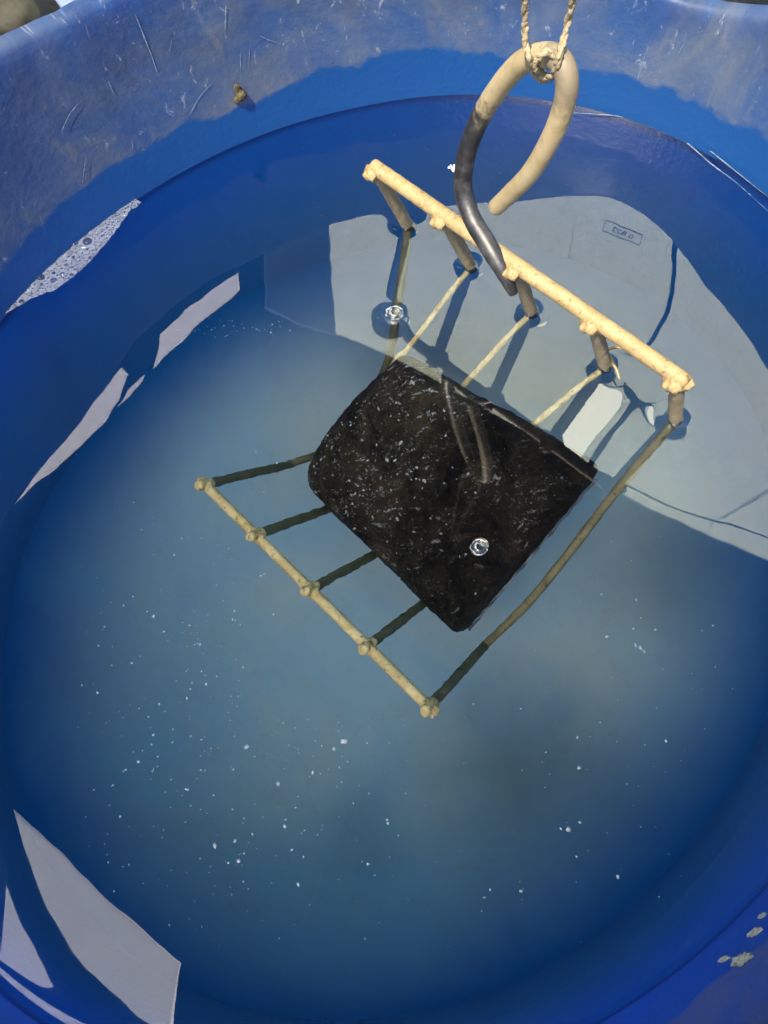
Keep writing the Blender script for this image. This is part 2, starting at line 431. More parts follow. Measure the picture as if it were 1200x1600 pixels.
# ---------------------------------------------------------------- water
def water_z(x, y, k):
    z = np.zeros_like(x)
    for i, c in enumerate(CT):
        r = np.hypot(x-c.x, y-c.y)
        z += .0028*np.exp(-np.maximum(r-.0042, 0)/.0040)*np.exp(-(r/.020)**2)
    for c, a, s in ((BUB1, .0030, .0055), (BUB2, .0009, .0030)):
        r = np.hypot(x-c.x, y-c.y); z += a*np.exp(-np.maximum(r-s, 0)/.0032)*np.exp(-(r/.02)**2)
    z += .0010*np.exp(-(1.0-k)*.29/.0028)
    z += .00005*np.sin(x*37+y*23+1)+.00004*np.sin(x*-29+y*51)
    return z
def water():
    nr = 420; na = 900
    ks = np.concatenate([np.linspace(0, .955, nr-60), np.linspace(.955, 1.0, 61)[1:]])
    ks = np.append(ks, 1.006)
    A = np.linspace(0, 2*np.pi, na, endpoint=False)
    K, AA = np.meshgrid(ks, A, indexing='ij')
    x = CTR.x+K*(E1.x*AX[0]*np.cos(AA)+E2.x*AX[1]*np.sin(AA)); y = CTR.y+K*(E1.y*AX[0]*np.cos(AA)+E2.y*AX[1]*np.sin(AA))
    z = water_z(x, y, np.minimum(K, 1.0))
    top = np.stack([x, y, z], -1)
    lo = top[-1].copy(); lo[:, 2] = FLOOR_Z-.012
    V = np.concatenate([top.reshape(-1, 3), lo, [[CTR.x, CTR.y, FLOOR_Z-.012]]])
    n = len(ks)
    i = np.arange(na); j = (i+1) % na
    F = []
    for r in range(n):
        a = r*na
        F.append(np.stack([a+i, a+na+i, a+na+j, a+j], -1))
    F = np.concatenate(F)
    cb = len(V)-1; base = n*na
    T = np.stack([base+i, np.full(na, cb), base+j], -1)
    me = D.meshes.new('water')
    nv = len(V); nl = F.size+T.size; npoly = len(F)+len(T)
    me.vertices.add(nv); me.vertices.foreach_set('co', V.ravel())
    me.loops.add(nl); me.loops.foreach_set('vertex_index', np.concatenate([F.ravel(), T.ravel()]).astype(np.int32))
    me.polygons.add(npoly)
    st = np.concatenate([np.arange(len(F))*4, len(F)*4+np.arange(len(T))*3])
    me.polygons.foreach_set('loop_start', st.astype(np.int32))
    me.update(calc_edges=True); me.validate()
    o = link('water', me, M['water'])
    sm = np.ones(len(me.polygons), bool); sm[len(me.polygons)-2*na:] = False
    me.polygons.foreach_set('use_smooth', sm)
    return tag(o, kind='structure')
water()

# ---------------------------------------------------------------- the hanging rack
rack = empty('hanging_rack', UP[2])
tag(rack, 'tan painted welded rod rack hanging by its hook, lower half under water', 'rack')
og = Vector(rack.location)
def tube_obj(name, pts, r, mat, parent, **kw):
    bm = bmesh.new(); add_tube(bm, pts, r, origin=og, **kw); return bm_obj(name, bm, mat, parent)
RB = .0043
ux = (U5-U1).normalized()
tube_obj('top_bar', lerp_pts(U1-ux*.001, U5+ux*.004, 80), .0043, M['tan'], rack, jit=.00022, jf=420)
tube_obj('bottom_bar', lerp_pts(L1, L5, 80), .0035, M['wet'], rack, jit=.00025, jf=420, seg=16)
def on_tines(u, v, off=0.):
    a, b, c = DP[0], DP[4], (CT[0]+CT[4])*.5
    n = (b-a).cross(c-a).normalized()
    if n.dot(CAMP-a) < 0: n = -n
    d = ray(u, v); return CAMP+d*((a+n*off-CAMP).dot(n)/d.dot(n))
def straight(c, e): return [c.lerp(e, .25), c.lerp(e, .5), c.lerp(e, .75), e]
mid = {1: straight(CT[1], on_tines(606, 586)), 2: straight(CT[2], on_tines(690, 640)), 3: straight(CT[3], on_tines(782, 706)), 0: [on_tines(622, 470), on_tines(600, 580, -.004), on_tines(530, 690, -.004)], 4: [at(965, 765, -.045), at(840, 925, -.10)]}
for i in range(5):
    t = empty('tine', UP[i]-og); t.parent = rack
    # dry leg above the water
    d = (CT[i]-UP[i]); top = UP[i]+Vector((0, 0, -.001))
    tdir = d.normalized()
    def part(name, pts, r, mat, **kw):
        bm = bmesh.new(); add_tube(bm, pts, r, origin=UP[i], **kw); return bm_obj(name, bm, mat, t)
    part('dry_rod', lerp_pts(top, CT[i]+tdir*.004, 30), lambda u: .0040, M['leg'], jit=.0006, jf=380)
    wet = spline([CT[i]+tdir*.003]+mid[i]+[DP[i]], 14)
    part('wet_rod', wet, lambda u: (.0030 if i in (0, 4) else .0019), M['olive' if i == 0 else 'brass' if i == 4 else 'wet'], jit=.0005, jf=380)
    part('foot_rod', lerp_pts(DP[i], LP[i]-PV*.004, 40), .0033, M['olive'], jit=.001)
    # weld beads
    bm = bmesh.new()
    side = -tdir.cross(ux).normalized()
    if side.z < 0 and False: side = -side
    sgn = Vector((-.55, -.62, 0)).normalized()
    for c, r, s in ((UP[i]+sgn*.0035+Vector((0, 0, -.0015)), .0052, (1, 1, .9)), (UP[i]+ux*.004+tdir*.004, .0036, (1.2, 1, 1)), (UP[i]-ux*.004+tdir*.003, .0036, (1, 1.2, 1))):
        if i == 0 and r != .0052: continue
        add_blob(bm, c-UP[i], r*(1.0 if i else .92), s, amp=.5, nf=380)
    bm_obj('weld_bead', bm, M['tan'], t)
    bm = bmesh.new()
    nub = -PV
    q = nub.to_track_quat('Z', 'Y').to_matrix()
    add_tube(bm, lerp_pts(LP[i]+PV*.006, LP[i]+nub*.0062, 10), lambda u: .0042-.0006*u, jit=.0009, jf=300, origin=UP[i])
    add_blob(bm, LP[i]-UP[i]+ux*.003, .0036, (1.2, 1, 1), q, amp=.6, nf=420)
    add_blob(bm, LP[i]-UP[i]-ux*.003, .0034, (1, 1, 1.2), q, amp=.6, nf=420)
    bm_obj('weld_bead', bm, M['wet'], t)
# small wisp of wire at the fourth leg
bm = bmesh.new()
add_tube(bm, spline([at(935, 560, .006), at(950, 556, .010), at(962, 575, .006), at(968, 592, .004)], 8), lambda u: .0016*(1-u*.7), seg=8, origin=og)
add_tube(bm, spline([at(945, 548, .012), at(965, 543, .014), at(990, 549, .014)], 8), lambda u: .0011*(1-u*.6), seg=8, origin=og)
bm_obj('peeling_flake', bm, M['tan'], rack)

# hook
ha = math.radians(120); hu = Vector((math.cos(ha), math.sin(ha), 0))
HB = Vector((.0818, .27, 0))
hs = [(.006, .050), (.006, .060), (.014, .0645), (.024, .069), (.034, .077), (.043, .090), (.0445, .108), (.040, .130), (.031, .153), (.020, .173), (.009, .186), (.000, .191), (-.007, .190), (-.0125, .183), (-.0135, .172), (-.0105, .157), (-.004, .140), (.004, .124), (.012, .110), (.018, .0985)]
hs = [(-.004, .051), (.006, .0585), (.022, .067), (.036, .074), (.045, .088), (.0445, .110), (.037, .137), (.026, .161), (.015, .179), (.003, .190), (-.006, .193), (-.0115, .188), (-.0125, .177), (-.009, .158), (-.001, .134), (.009, .114), (.018, .097)]
hq = [HB+hu*s+Vector((0, 0, z)) for s, z in hs]
for i, d in enumerate((.007, .0105, .0105, .009, .005, .002)): hq[i] = hq[i]+(CAMP-hq[i]).normalized()*d
hp = spline(hq, 10)
tube_obj('hook', hp, lambda u: (.0051-.0007*u)*min(1, .55+u*4.5), M['hook'], rack, jit=.00015, jf=320, seg=20)

# ---------------------------------------------------------------- cord
cord = empty('cord', HB+Vector((0, 0, .19)))
tag(cord, 'jute cord looped through the top of the hook, two strands rising out of view', 'cord')
co = Vector(cord.location)
top_c = HB+hu*(-.004)+Vector((0, 0, .191))
def strand(px_pts, z0s, endz):
    return [at(u, v, z) for (u, v), z in zip(px_pts, z0s)]
def twist_tube(bm, pts, r):
    # two plies wound round each other
    n = len(pts)
    for ph in (0, math.pi):
        out = []; L = 0
        for i, p in enumerate(pts):
            if i: L += (pts[i]-pts[i-1]).length
            t = (pts[min(i+1, n-1)]-pts[max(i-1, 0)]).normalized(); a = t.cross(Vector((.3, .9, .1))).normalized(); b = t.cross(a)
            th = L*2*math.pi/.014+ph
            out.append(p+(a*math.cos(th)+b*math.sin(th))*r*.32)
        add_tube(bm, out, r*.68, seg=8, jit=r*.3, jf=700, origin=co)
sA = spline([at(850, 116, .180), at(838, 108, .187), at(826, 88, .194), at(821, 70, .197), at(820, 30, .206), at(820, -20, .220)], 26)
sB = spline([at(846, 120, .181), at(862, 118, .187), at(872, 96, .197), at(878, 72, .201), at(887, 35, .207), at(899, -15, .221)], 26)
JOIN = (sA[-1]+sB[-1])*.5+Vector((-.30, -.42, 1.0))*.06
bm = bmesh.new(); add_tube(bm, lerp_pts(JOIN, JOIN+Vector((-.30, -.42, 1.0))*3.05, 200), .0007, seg=8, origin=co)
bm_obj('single_cord', bm, M['black'], cord)
for s in (sA, sB):
    bm = bmesh.new(); twist_tube(bm, s+lerp_pts(s[-1], JOIN, 40)[1:], .0015)
    bm_obj('strand', bm, M['cord'], cord)
bm = bmesh.new()
twist_tube(bm, spline([at(838, 95, .192), at(832, 108, .184), at(845, 124, .178), at(862, 120, .183), at(868, 100, .192), at(858, 82, .198), at(840, 86, .197)], 14), .0015)
bm_obj('knot', bm, M['cord'], cord)

# ---------------------------------------------------------------- charred block leaning on the tines
def block():
    # plane through the crook of the tines and their upper part
    a, b, c = DP[0], DP[4], (CT[0]+CT[4])*.5
    n = (b-a).cross(c-a).normalized()
    if n.dot(CAMP-a) < 0: n = -n
    T = .028
    def hit(u, v, off):
        d = ray(u, v); p0 = a+n*off; t = (p0-CAMP).dot(n)/d.dot(n); return CAMP+d*t
    off = .0045+T
    px = [(610, 560), (918, 744), (702, 1002), (450, 750)]     # A B C D
    A, B, C, Dd = [hit(*p, off) for p in px]
    N = 150
    H = []
    def pt(u, v):
        p = A*(1-u)*(1-v)+B*u*(1-v)+C*u*v+Dd*(1-u)*v
        return p
    cen = pt(.5, .5)
    bm = bmesh.new()
    L1_, L2_ = (B-A).length, (Dd-A).length
    grid = {}
    def shape(u, v, side):
        # rounding of the face near its edges; the left edge is fuller
        p = pt(u, v)
        du = min(u, 1-u)*L1_; dv = min(v, 1-v)*L2_
        r = .010
        def drop(d, r): return 0 if d > r else r-math.sqrt(max(r*r-(r-d)**2, 0))
        rl = .030 if u < .5 else .006
        rv = .018 if v > .5 else .010
        e = drop(du, rl)*(.55 if u < .5 else 1)+drop(dv, rv)*.8
        bow = (A-B).normalized()*(.006*math.sin(math.pi*v))*(1-u)
        return p+bow, e
    edge_px = None
    top, bot = {}, {}
    for i in range(N+1):
        for j in range(N+1):
            u, v = i/N, j/N
            # round the plan corners
            uu, vv = u, v
            cx, cy = 2*u-1, 2*v-1
            m = (abs(cx)**22+abs(cy)**22)**(1/22.) if (cx or cy) else 1
            mm = max(abs(cx), abs(cy))
            k = mm/m if m > 0 else 1
            uu, vv = (cx*k+1)/2, (cy*k+1)/2
            if cx < 0 and cy > 0:
                m2 = (abs(cx)**5+abs(cy)**5)**.2; k2 = mm/m2; uu, vv = (cx*k2+1)/2, (cy*k2+1)/2
            p, e = shape(uu, vv, 0)
            nz = .0018*noise.noise(p*60)+.0011*noise.noise(p*200)+.0008*noise.noise(p*520)
            crest = .0055*math.exp(-((uu-(.50+.10*math.sin(2.6*vv)))/.020)**2)*min(1, vv*4)*(1 if vv < .62 else max(0, 1-(vv-.62)*8))
            flap = .0050*(1/(1+math.exp(-(uu-(.50+.10*math.sin(2.6*vv)))/.012))-.5)*(1 if vv < .62 else max(0, 1-(vv-.62)*8))
            nz += crest*(1+.5*noise.noise(p*300))-flap
            dip = .004*math.exp(-((uu-.75)**2+(vv-.35)**2)/.06)
            e = min(e, T*.95)
            top[i, j] = bm.verts.new(p+n*(-e+nz-dip)-cen)
            lat = Vector((0, 0, 0))
            if i in (0, N) or j in (0, N): bot[i, j] = bm.verts.new(p-n*(T-.001)+n*nz-cen)
    for i in range(N):
        for j in range(N): bm.faces.new((top[i, j], top[i+1, j], top[i+1, j+1], top[i, j+1]))
    loop = [(i, 0) for i in range(N)]+[(N, j) for j in range(N)]+[(N-i, N) for i in range(N)]+[(0, N-j) for j in range(N)]
    prev = [top[k] for k in loop]
    for s in range(1, 9):
        if s == 8: cur = [bot[k] for k in loop]
        else:
            cur = []
            for k in loop:
                q = top[k].co.lerp(bot[k].co, s/8)
                out = (q-n*q.dot(n)).normalized(); 
                q = q+out*(.0025*math.sin(math.pi*s/8)+.0012*noise.noise(q*180))
                cur.append(bm.verts.new(q))
        for q in range(len(loop)):
            r = (q+1) % len(loop)
            bm.faces.new((prev[q], cur[q], cur[r], prev[r]))
        prev = cur
    bm.faces.new(prev)
    o = bm_obj('charred_block', bm, M['block']); o.location = cen
    tag(o, 'black gritty slab with pale flecks, leaning on the rack tines under water', 'block')
    bm = bmesh.new()
    e0, e1 = B+(C-B)*.03-n*T*.55, B+(C-B)*.97-n*T*.7
    out = (B-A).normalized()
    pts = [e0.lerp(e1, q/60)+out*(.0032+.0012*noise.noise(Vector((q*.3, 0, 0))))+n*.001*noise.noise(Vector((q*.5, 3, 0)))-cen for q in range(61)]
    add_tube(bm, pts, lambda u: .0009+.0006*noise.noise(Vector((u*14, 5, 1))), seg=8, jit=.0004, jf=500)
    bm_obj('frayed_edge', bm, M['edge'], o)
    # grit and pale crumbs sitting on the face
    rr = random.Random(5); me = o.data; cand = [(v.co.copy(), v.normal.copy()) for v in me.vertices if v.normal.dot(n) > .55]
    bm = bmesh.new(); du = (B-A).normalized(); cnt = 0
    while cnt < 420:
        p, nn = cand[rr.randrange(len(cand))]
        sx = p.dot(du)/L1_+.5; f = noise.noise((p+cen)*38)
        if rr.random() > max(.07, (1.02-sx*1.15))*(.35+1.6*max(0, f+.1)): continue
        cnt += 1
        sz = .00028+.0011*rr.random()**5
        q = bmesh.ops.create_icosphere(bm, subdivisions=1, radius=sz); e = (rr.uniform(.6, 1.9), rr.uniform(.6, 1.3), rr.uniform(.4, .9)); R3 = Matrix.Rotation(rr.uniform(0, 6.3), 3, n)
        for v in q['verts']: v.co = R3 @ Vector((v.co.x*e[0], v.co.y*e[1], v.co.z*e[2]))*(1+.35*rr.uniform(-1, 1))+p
    cr_ = bm_obj('crumbs', bm, M['crumb'], o); cr_['kind'] = 'stuff'
    return n, cen
M['crumb'] = m_plain('pale_crumb', (.16, .16, .13), (.62, .62, .56), 120)
M['edge'] = m_plain('silvery_edge', (.05, .07, .08), (.30, .34, .36), 90)
BN, BC = block()

# ---------------------------------------------------------------- bubbles and foam
M['froth'] = m_plain('froth', (.03, .035, .04), (.30, .32, .33), 900)
def dome(name, c, r, label, rings):
    bm = bmesh.new(); bmesh.ops.create_icosphere(bm, subdivisions=4, radius=r)
    for v in bm.verts:
        if v.co.z < 0: v.co.z *= .25
        v.co.z *= .7
    o = bm_obj(name, bm, M['glint']); o.location = (c.x, c.y, .001); tag(o, label, 'bubble')
    for q, (k, w, a0, a1) in enumerate(rings):
        b = bmesh.new(); m = 40
        pts = [Vector((r*k*math.cos(a0+(a1-a0)*i/m)*(1+.12*math.sin(i*.7+q)), r*k*math.sin(a0+(a1-a0)*i/m), .0004+r*.62*math.sqrt(max(0, 1-k*k)))) for i in range(m+1)]
        add_tube(b, pts, lambda u: r*w*(.3+.7*abs(math.sin(u*7+q))), seg=8, jit=r*.05, jf=900)
        bm_obj('froth_ring', b, M['froth'], o)
    return o
dome('bubble', BUB1, .0058, 'large clear bubble on the water above the upper left corner of the black block', ((.90, .11, .3, 3.4), (.86, .05, 4.2, 5.9), (.50, .12, 2.2, 5.0), (.46, .06, 6.0, 7.4)))
b2 = dome('bubble', BUB2, .0048, 'lone clear bubble floating over the lower right part of the black block', ((.93, .06, .2, 5.9), (.45, .08, 1.9, 3.6)))
for par, c, r, m in (('first', BUB1, .0050, .0006), ('second', BUB2, .0040, .0005)):
    pass

def foam_patch(name, poly, label, nb, rmin, rmax, seed):
    rr = random.Random(seed)
    P = [at(u, v, 0) for u, v in poly]
    cx = sum(p.x for p in P)/len(P); cy = sum(p.y for p in P)/len(P)
    def inside(x, y):
        c = False; j = len(P)-1
        for i in range(len(P)):
            if (P[i].y > y) != (P[j].y > y) and x < (P[j].x-P[i].x)*(y-P[i].y)/(P[j].y-P[i].y)+P[i].x: c = not c
            j = i
        return c
    xs = [p.x for p in P]; ys = [p.y for p in P]
    st = .00042; bm = bmesh.new(); vs = {}
    cells = []
    for _ in range(nb*14):
        x = rr.uniform(min(xs), max(xs)); y = rr.uniform(min(ys), max(ys)); q = rr.random()
        r = rmin+(rmax-rmin)*q**4.5
        if not inside(x, y): continue
        if any((x-a)**2+(y-b)**2 < (r+c+.00030)**2 for a, b, c in cells): continue
        if not inside(x+r, y) or not inside(x-r, y) or not inside(x, y+r) or not inside(x, y-r): continue
        cells.append((x, y, r))
    nx = int((max(xs)-min(xs))/st)+1; ny = int((max(ys)-min(ys))/st)+1
    keep = np.ones((nx, ny), bool)
    gx = min(xs)+(np.arange(nx)+.5)*st; gy = min(ys)+(np.arange(ny)+.5)*st
    GX, GY = np.meshgrid(gx, gy, indexing='ij')
    for a, b, c in cells:
        keep &= (GX-a)**2+(GY-b)**2*1.25 > (c*.93)**2
    def vert(i, j):
        if (i, j) not in vs:
            x = min(xs)+i*st; y = min(ys)+j*st
            vs[i, j] = bm.verts.new((x-cx, y-cy, .0022+.0007*noise.noise(Vector((x*300, y*300, 0)))))
        return vs[i, j]
    for i in range(nx):
        for j in range(ny):
            if not keep[i, j]: continue
            x = gx[i]; y = gy[j]
            jx = .0016*noise.noise(Vector((x*350, y*350, 3)))
            if inside(x+jx, y+jx): bm.faces.new((vert(i, j), vert(i+1, j), vert(i+1, j+1), vert(i, j+1)))
    root = bm_obj(name, bm, M['foam']); root.location = (cx, cy, 0)
    bm = bmesh.new()
    for x, y, r in cells:
        q = bmesh.ops.create_icosphere(bm, subdivisions=2, radius=r)
        for v in q['verts']:
            v.co.z = v.co.z*.7+.0018; v.co.x += x-cx; v.co.y += y-cy
    b = bm_obj('bubbles', bm, M['bubble'], root); b['kind'] = 'stuff'
    tag(root, label, 'foam', kind='stuff'); return root
foam_patch('foam', [(-40, 505), (0, 468), (40, 435), (70, 418), (100, 388), (130, 370), (160, 345), (185, 328), (204, 318), (205, 332), (196, 345), (180, 368), (160, 392), (135, 420), (110, 440), (90, 455), (50, 470), (20, 488), (-40, 525)],
           'elongated patch of grey white foam on the water along the left wall', 700, .0006, .0042, 3)
o = foam_patch('foam', [(204, 316), (214, 312), (221, 320), (214, 328), (205, 330)], 'tiny foam tuft at the upper tip of the long foam patch', 12, .0006, .002, 5)
def tuft(px, r, label, seed, n=26, z=0.0):
    rr = random.Random(seed); c = at(*px, z); bm = bmesh.new()
    for _ in range(n):
        a = rr.uniform(0, 6.28); d = r*rr.random()**.6
        add_blob(bm, Vector((d*math.cos(a), d*math.sin(a), .0006)), r*rr.uniform(.14, .34), (1, 1, .5), amp=.5, sub=2)
    o = bm_obj('foam_tuft', bm, M['fleck']); o.location = c; return tag(o, label, 'foam')
tuft((710, 262), .0040, 'small white tuft of foam left of the hook shank', 9, 30)
def painted_glint(path, z, r):  # pale tube painted in for a glint along the waterline
    pts = spline([at(u, v, z) for u, v in path], 16); c = pts[0].copy(); bm = bmesh.new()
    add_tube(bm, pts, lambda u: r*(.25+.75*math.sin(math.pi*min(u*1.15, 1)))*(1+.6*noise.noise(Vector((u*60, 1, 2)))), seg=8, jit=r*.6, jf=700, origin=c)
    o = bm_obj('glint_line', bm, M['painted_glint']); o.location = c; return o
M['painted_glint'] = m_plain('pale_glint_paint', (.008, .04, .11), (.13, .16, .185), 130)
tag(painted_glint([(893, 176), (960, 181), (1012, 192), (1060, 213), (1110, 255), (1150, 285), (1200, 330)], .0012, .0005), 'long pale painted glint curving along the waterline at the upper right', 'painted_glint')
tag(painted_glint([(1072, 207), (1110, 236), (1150, 268), (1205, 312)], .0040, .0004), 'short faint painted glint just above the long one at the upper right', 'painted_glint')
# ---------------------------------------------------------------- pale specks
def flecks():
    rr = random.Random(21); bm = bmesh.new()
    def add(px, z, s):
        c = at(*px, z)
        q = bmesh.ops.create_icosphere(bm, subdivisions=1, radius=s)
        e = (rr.uniform(.6, 1.6), rr.uniform(.6, 1.5), .4)
        for v in q['verts']: v.co = Vector((v.co.x*e[0], v.co.y*e[1], v.co.z*e[2]))*(1+.4*rr.uniform(-1, 1))+c
    listed = [(240, 963, 3), (427, 960, 3), (256, 987, 2), (312, 1007, 2.5), (292, 1091, 3), (322, 1069, 3), (249, 1100, 2.5), (240, 1148, 3), (385, 1167, 4), (435, 1225, 4), (488, 1207, 4), (446, 1281, 3.5), (445, 1291, 3), (336, 1322, 4.5), (456, 1328, 4), (367, 1314, 3), (373, 1346, 3.5), (357, 1348, 3), (466, 1382, 3.5), (474, 1339, 3), (538, 1158, 6), (522, 1170, 3.5), (543, 1190, 3), (906, 1285, 3), (888, 1296, 3.5), (876, 1295, 2.5), (757, 1402, 4), (814, 1392, 3), (766, 1390, 2.5), (966, 1370, 3), (905, 1200, 3), (948, 995, 3.5), (994, 937, 2.5), (1024, 984, 3), (990, 982, 3), (1040, 1158, 3), (902, 1152, 3), (940, 928, 3), (560, 960, 2.5), (152, 1082, 3), (230, 955, 2), (232, 1120, 2), (216, 1190, 2.5), (238, 1205, 3), (1000, 1012, 4), (1006, 1018, 4), (993, 1008, 4), (366, 955, 2), (407, 900, 2), (413, 897, 2), (412, 768, 3), (433, 723, 3), (1118, 1042, 2), (740, 1100, 2), (575, 1350, 3), (120, 710, 1.5), (400, 705, 2)]
    for x, y, s in listed: add((x, y), -.004 if rr.random() < .7 else -.03, s*.00024)
    for _ in range(620):
        x = rr.gauss(400, 170); y = rr.gauss(1120, 190)
        if not (120 < x < 1100 and 780 < y < 1480): continue
        if 380 < x < 920 and y < 1120: continue
        add((x, y), -.004-.07*rr.random()**2.2, .00025*rr.uniform(.5, 1.9))
    for _ in range(120):
        x = rr.gauss(930, 130); y = rr.gauss(1120, 170)
        if not (760 < x < 1150 and 800 < y < 1480): continue
        add((x, y), -.004-.09*rr.random()**2., .00025*rr.uniform(.5, 1.8))
    for _ in range(45):      # drift by the left waterline of the reflection
        add((rr.gauss(375, 45), rr.gauss(516, 9)), -.002, .00025*rr.uniform(.5, 1.5))
    for _ in range(70): add((rr.uniform(450, 900), rr.uniform(200, 340)), -.003, .00022*rr.uniform(.4, 1.1))
    o = bm_obj('floating_specks', bm, M['fleck'])
    tag(o, 'countless pale specks drifting in the cloudy water', 'specks', kind='stuff')
flecks()

# ---------------------------------------------------------------- mud lump on the drum wall
def wall_hit(u, v):
    d = ray(u, v)
    lo = None
    for i in range(4000):
        z = .12-i*.00003*1.0
        p = CAMP+d*((z-CH)/d.z); q = p-CTR; q.z = 0
        k = math.hypot(q.dot(E1)/E1.length/AX[0], q.dot(E2)/E2.length/AX[1])
        a = math.atan2(q.dot(E2)/AX[1], q.dot(E1)/AX[0])
        if k > 1+.03*z/rim_z(a): return p, -q.normalized()
    return p, Vector((0, 0, 1))
# (walk the ray downwards from above the rim: the first z at which it lies outside is the wall)
def wall_point(u, v):
    d = ray(u, v); last = None
    for i in range(600):
        z = .0002*i
        p = CAMP+d*((z-CH)/d.z); q = p-CTR; q.z = 0
        k = math.hypot(q.dot(E1)/AX[0], q.dot(E2)/AX[1]); a = math.atan2(q.dot(E2)/AX[1], q.dot(E1)/AX[0])
        if k < 1+.03*z/rim_z(a): return p, -q.normalized()
    return p, -q.normalized()
p, n = wall_point(372, 142)
bm = bmesh.new()
zq = n.to_track_quat('Z', 'Y').to_matrix()
add_blob(bm, Vector((0, 0, 0)), .0040, (.85, 1.35, .8), zq, amp=.8, nf=220)
add_blob(bm, Vector((0, 0, .0035)), .0024, (.9, 1.2, .9), zq, amp=.8, nf=220)
add_blob(bm, zq @ Vector((-.003, -.004, 0)), .0022, (.9, 1.3, .7), zq, amp=.8, nf=220)
o = bm_obj('mud_lump', bm, M['mud']); o.location = p+n*.002
tag(o, 'small olive brown lump stuck on the chalky wall of the drum', 'mud')

M['crust'] = m_plain('pale_crust', (.16, .17, .15), (.42, .42, .34), 240)
for (u, v), r, lab in (((1158, 1502), .0040, 'largest pale tan crust on the near wall in the lower right corner'), ((1180, 1458), .0028, 'pale crust above the largest one on the near wall, lower right'), ((1192, 1432), .0019, 'smallest and highest pale crust on the near wall, lower right'), ((1132, 1500), .0022, 'flat pale crust just left of the largest one on the near wall')):
    p, n = wall_point(u, v); bm = bmesh.new(); q = n.to_track_quat('Z', 'Y').to_matrix()
    add_blob(bm, Vector((0, 0, 0)), r*.85, (1, 1.2, .3), q, amp=.9, nf=600)
    for j in range(7):
        a = j*2.4; add_blob(bm, q @ Vector((math.cos(a)*r*.75, math.sin(a)*r*.95, 0)), r*(.35+.3*((j*37) % 10)/10), (1, 1.2, .35), q, amp=.9, nf=600)
    o = bm_obj('crust', bm, M['crust']); o.location = p+n*.0004; tag(o, lab, 'crust')

# deep scrapes on the wall, as raised slivers of scuffed plastic
def sliver(path, w, mat=None):
    bm = bmesh.new(); P = [wall_point(*q) for q in path]
    pts = spline([p+n*.0006 for p, n in P], 6); V = []
    m = len(pts)
    for i, p in enumerate(pts):
        t = (pts[min(i+1, m-1)]-pts[max(i-1, 0)]).normalized(); nn = P[0][1]; s = t.cross(nn).normalized()
        ww = .55*w*(.35+.65*math.sin(math.pi*i/(m-1)))*(1+.9*noise.noise(p*500))
        V.append((bm.verts.new(p-s*ww+dl), bm.verts.new(p+nn*ww*.7+dl), bm.verts.new(p+s*ww+dl)))
    for i in range(m-1):
        for k in (0, 1): bm.faces.new((V[i][k], V[i][k+1], V[i+1][k+1], V[i+1][k]))
    return bm_obj('scrape', bm, mat or M['scuff'], drum)
kk = NT('panel_glow'); em = kk.n('Emission', i_Strength=2.5); em.inputs[0].default_value = (1, .96, .74, 1)
M['glow'] = kk.surf(em.outputs[0])
M['scuff'] = m_plain('scuffed_plastic', (.03, .06, .12), (.11, .14, .18), 300)
for path, wd in [([(210, 20), (222, 50), (236, 85), (247, 118)], .0006), ([(353, 2), (351, 50)], .0005), ([(168, 125), (180, 152)], .0005), ([(268, 60), (264, 80)], .0003),
                 ([(125, 158), (108, 178), (95, 205)], .0005), ([(375, 80), (376, 110)], .0004), ([(390, 70), (388, 105)], .0003), ([(1072, 62), (1055, 95)], .0005), ([(405, 55), (420, 62), (432, 66)], .0006),
                 ([(230, 122), (240, 130)], .0006), ([(134, 240), (128, 285)], .0004), ([(330, 130), (312, 150), (296, 178)], .0005), ([(205, 215), (207, 235)], .0003), ([(60, 330), (66, 350)], .0003)]:
    try: sliver(path, wd)
    except Exception as e: print('sliver', e)

# ---------------------------------------------------------------- overhead: a roof of dark boards and pale sheets, shaped for the water's reflections
def slab(name, poly, z, th, mat, label=None, cat=None, parent=None, group=None):
    P = [over(u, v, z) for u, v in poly]
    cx = sum(p.x for p in P)/len(P); cy = sum(p.y for p in P)/len(P)
    org = Vector((cx, cy, z)) if parent is None else Vector(parent.location)
    bm = bmesh.new()
    lo = [bm.verts.new(p-org) for p in P]; hi = [bm.verts.new(p-org+Vector((0, 0, th))) for p in P]
    bm.faces.new(lo); bm.faces.new(hi[::-1])
    n = len(P)
    for i in range(n): bm.faces.new((lo[i], hi[i], hi[(i+1) % n], lo[(i+1) % n]))
    o = bm_obj(name, bm, mat, parent, smooth=False)
    if parent is None: o.location = org
    if label: tag(o, label, cat, group)
    return o
Z = 3.40
KS = (Z+.405)/2.105
main = slab('overhead_sheet', [(519, 521), (519, 300), (519, 120), (900, 40), (1250, 40), (1600, 300), (1800, 900), (1500, 1041), (1200, 881), (909, 733)], Z, .004, M['sheet'],
            'large pale translucent roof sheet with a stamped mark, mirrored in the water behind the rack', 'roof sheet')
slab('overhead_sheet', [(415, 482), (415, 320), (516, 250), (516, 519), (470, 508)], Z, .004, M['dim'],
     'dull grey roof sheet mirrored just left of the large pale one', 'roof sheet')
SLIVERS = [[(14, 792), (60, 728), (100, 684), (150, 625), (180, 590), (192, 580), (203, 590), (184, 624), (160, 655), (112, 706), (60, 746), (30, 776)],
  [(172, 644), (200, 610), (226, 588), (232, 586), (222, 602), (196, 624)],
  [(240, 582), (250, 555), (254, 521), (300, 478), (345, 446), (371, 430), (376, 462), (345, 484), (322, 502), (290, 535), (262, 560)]]
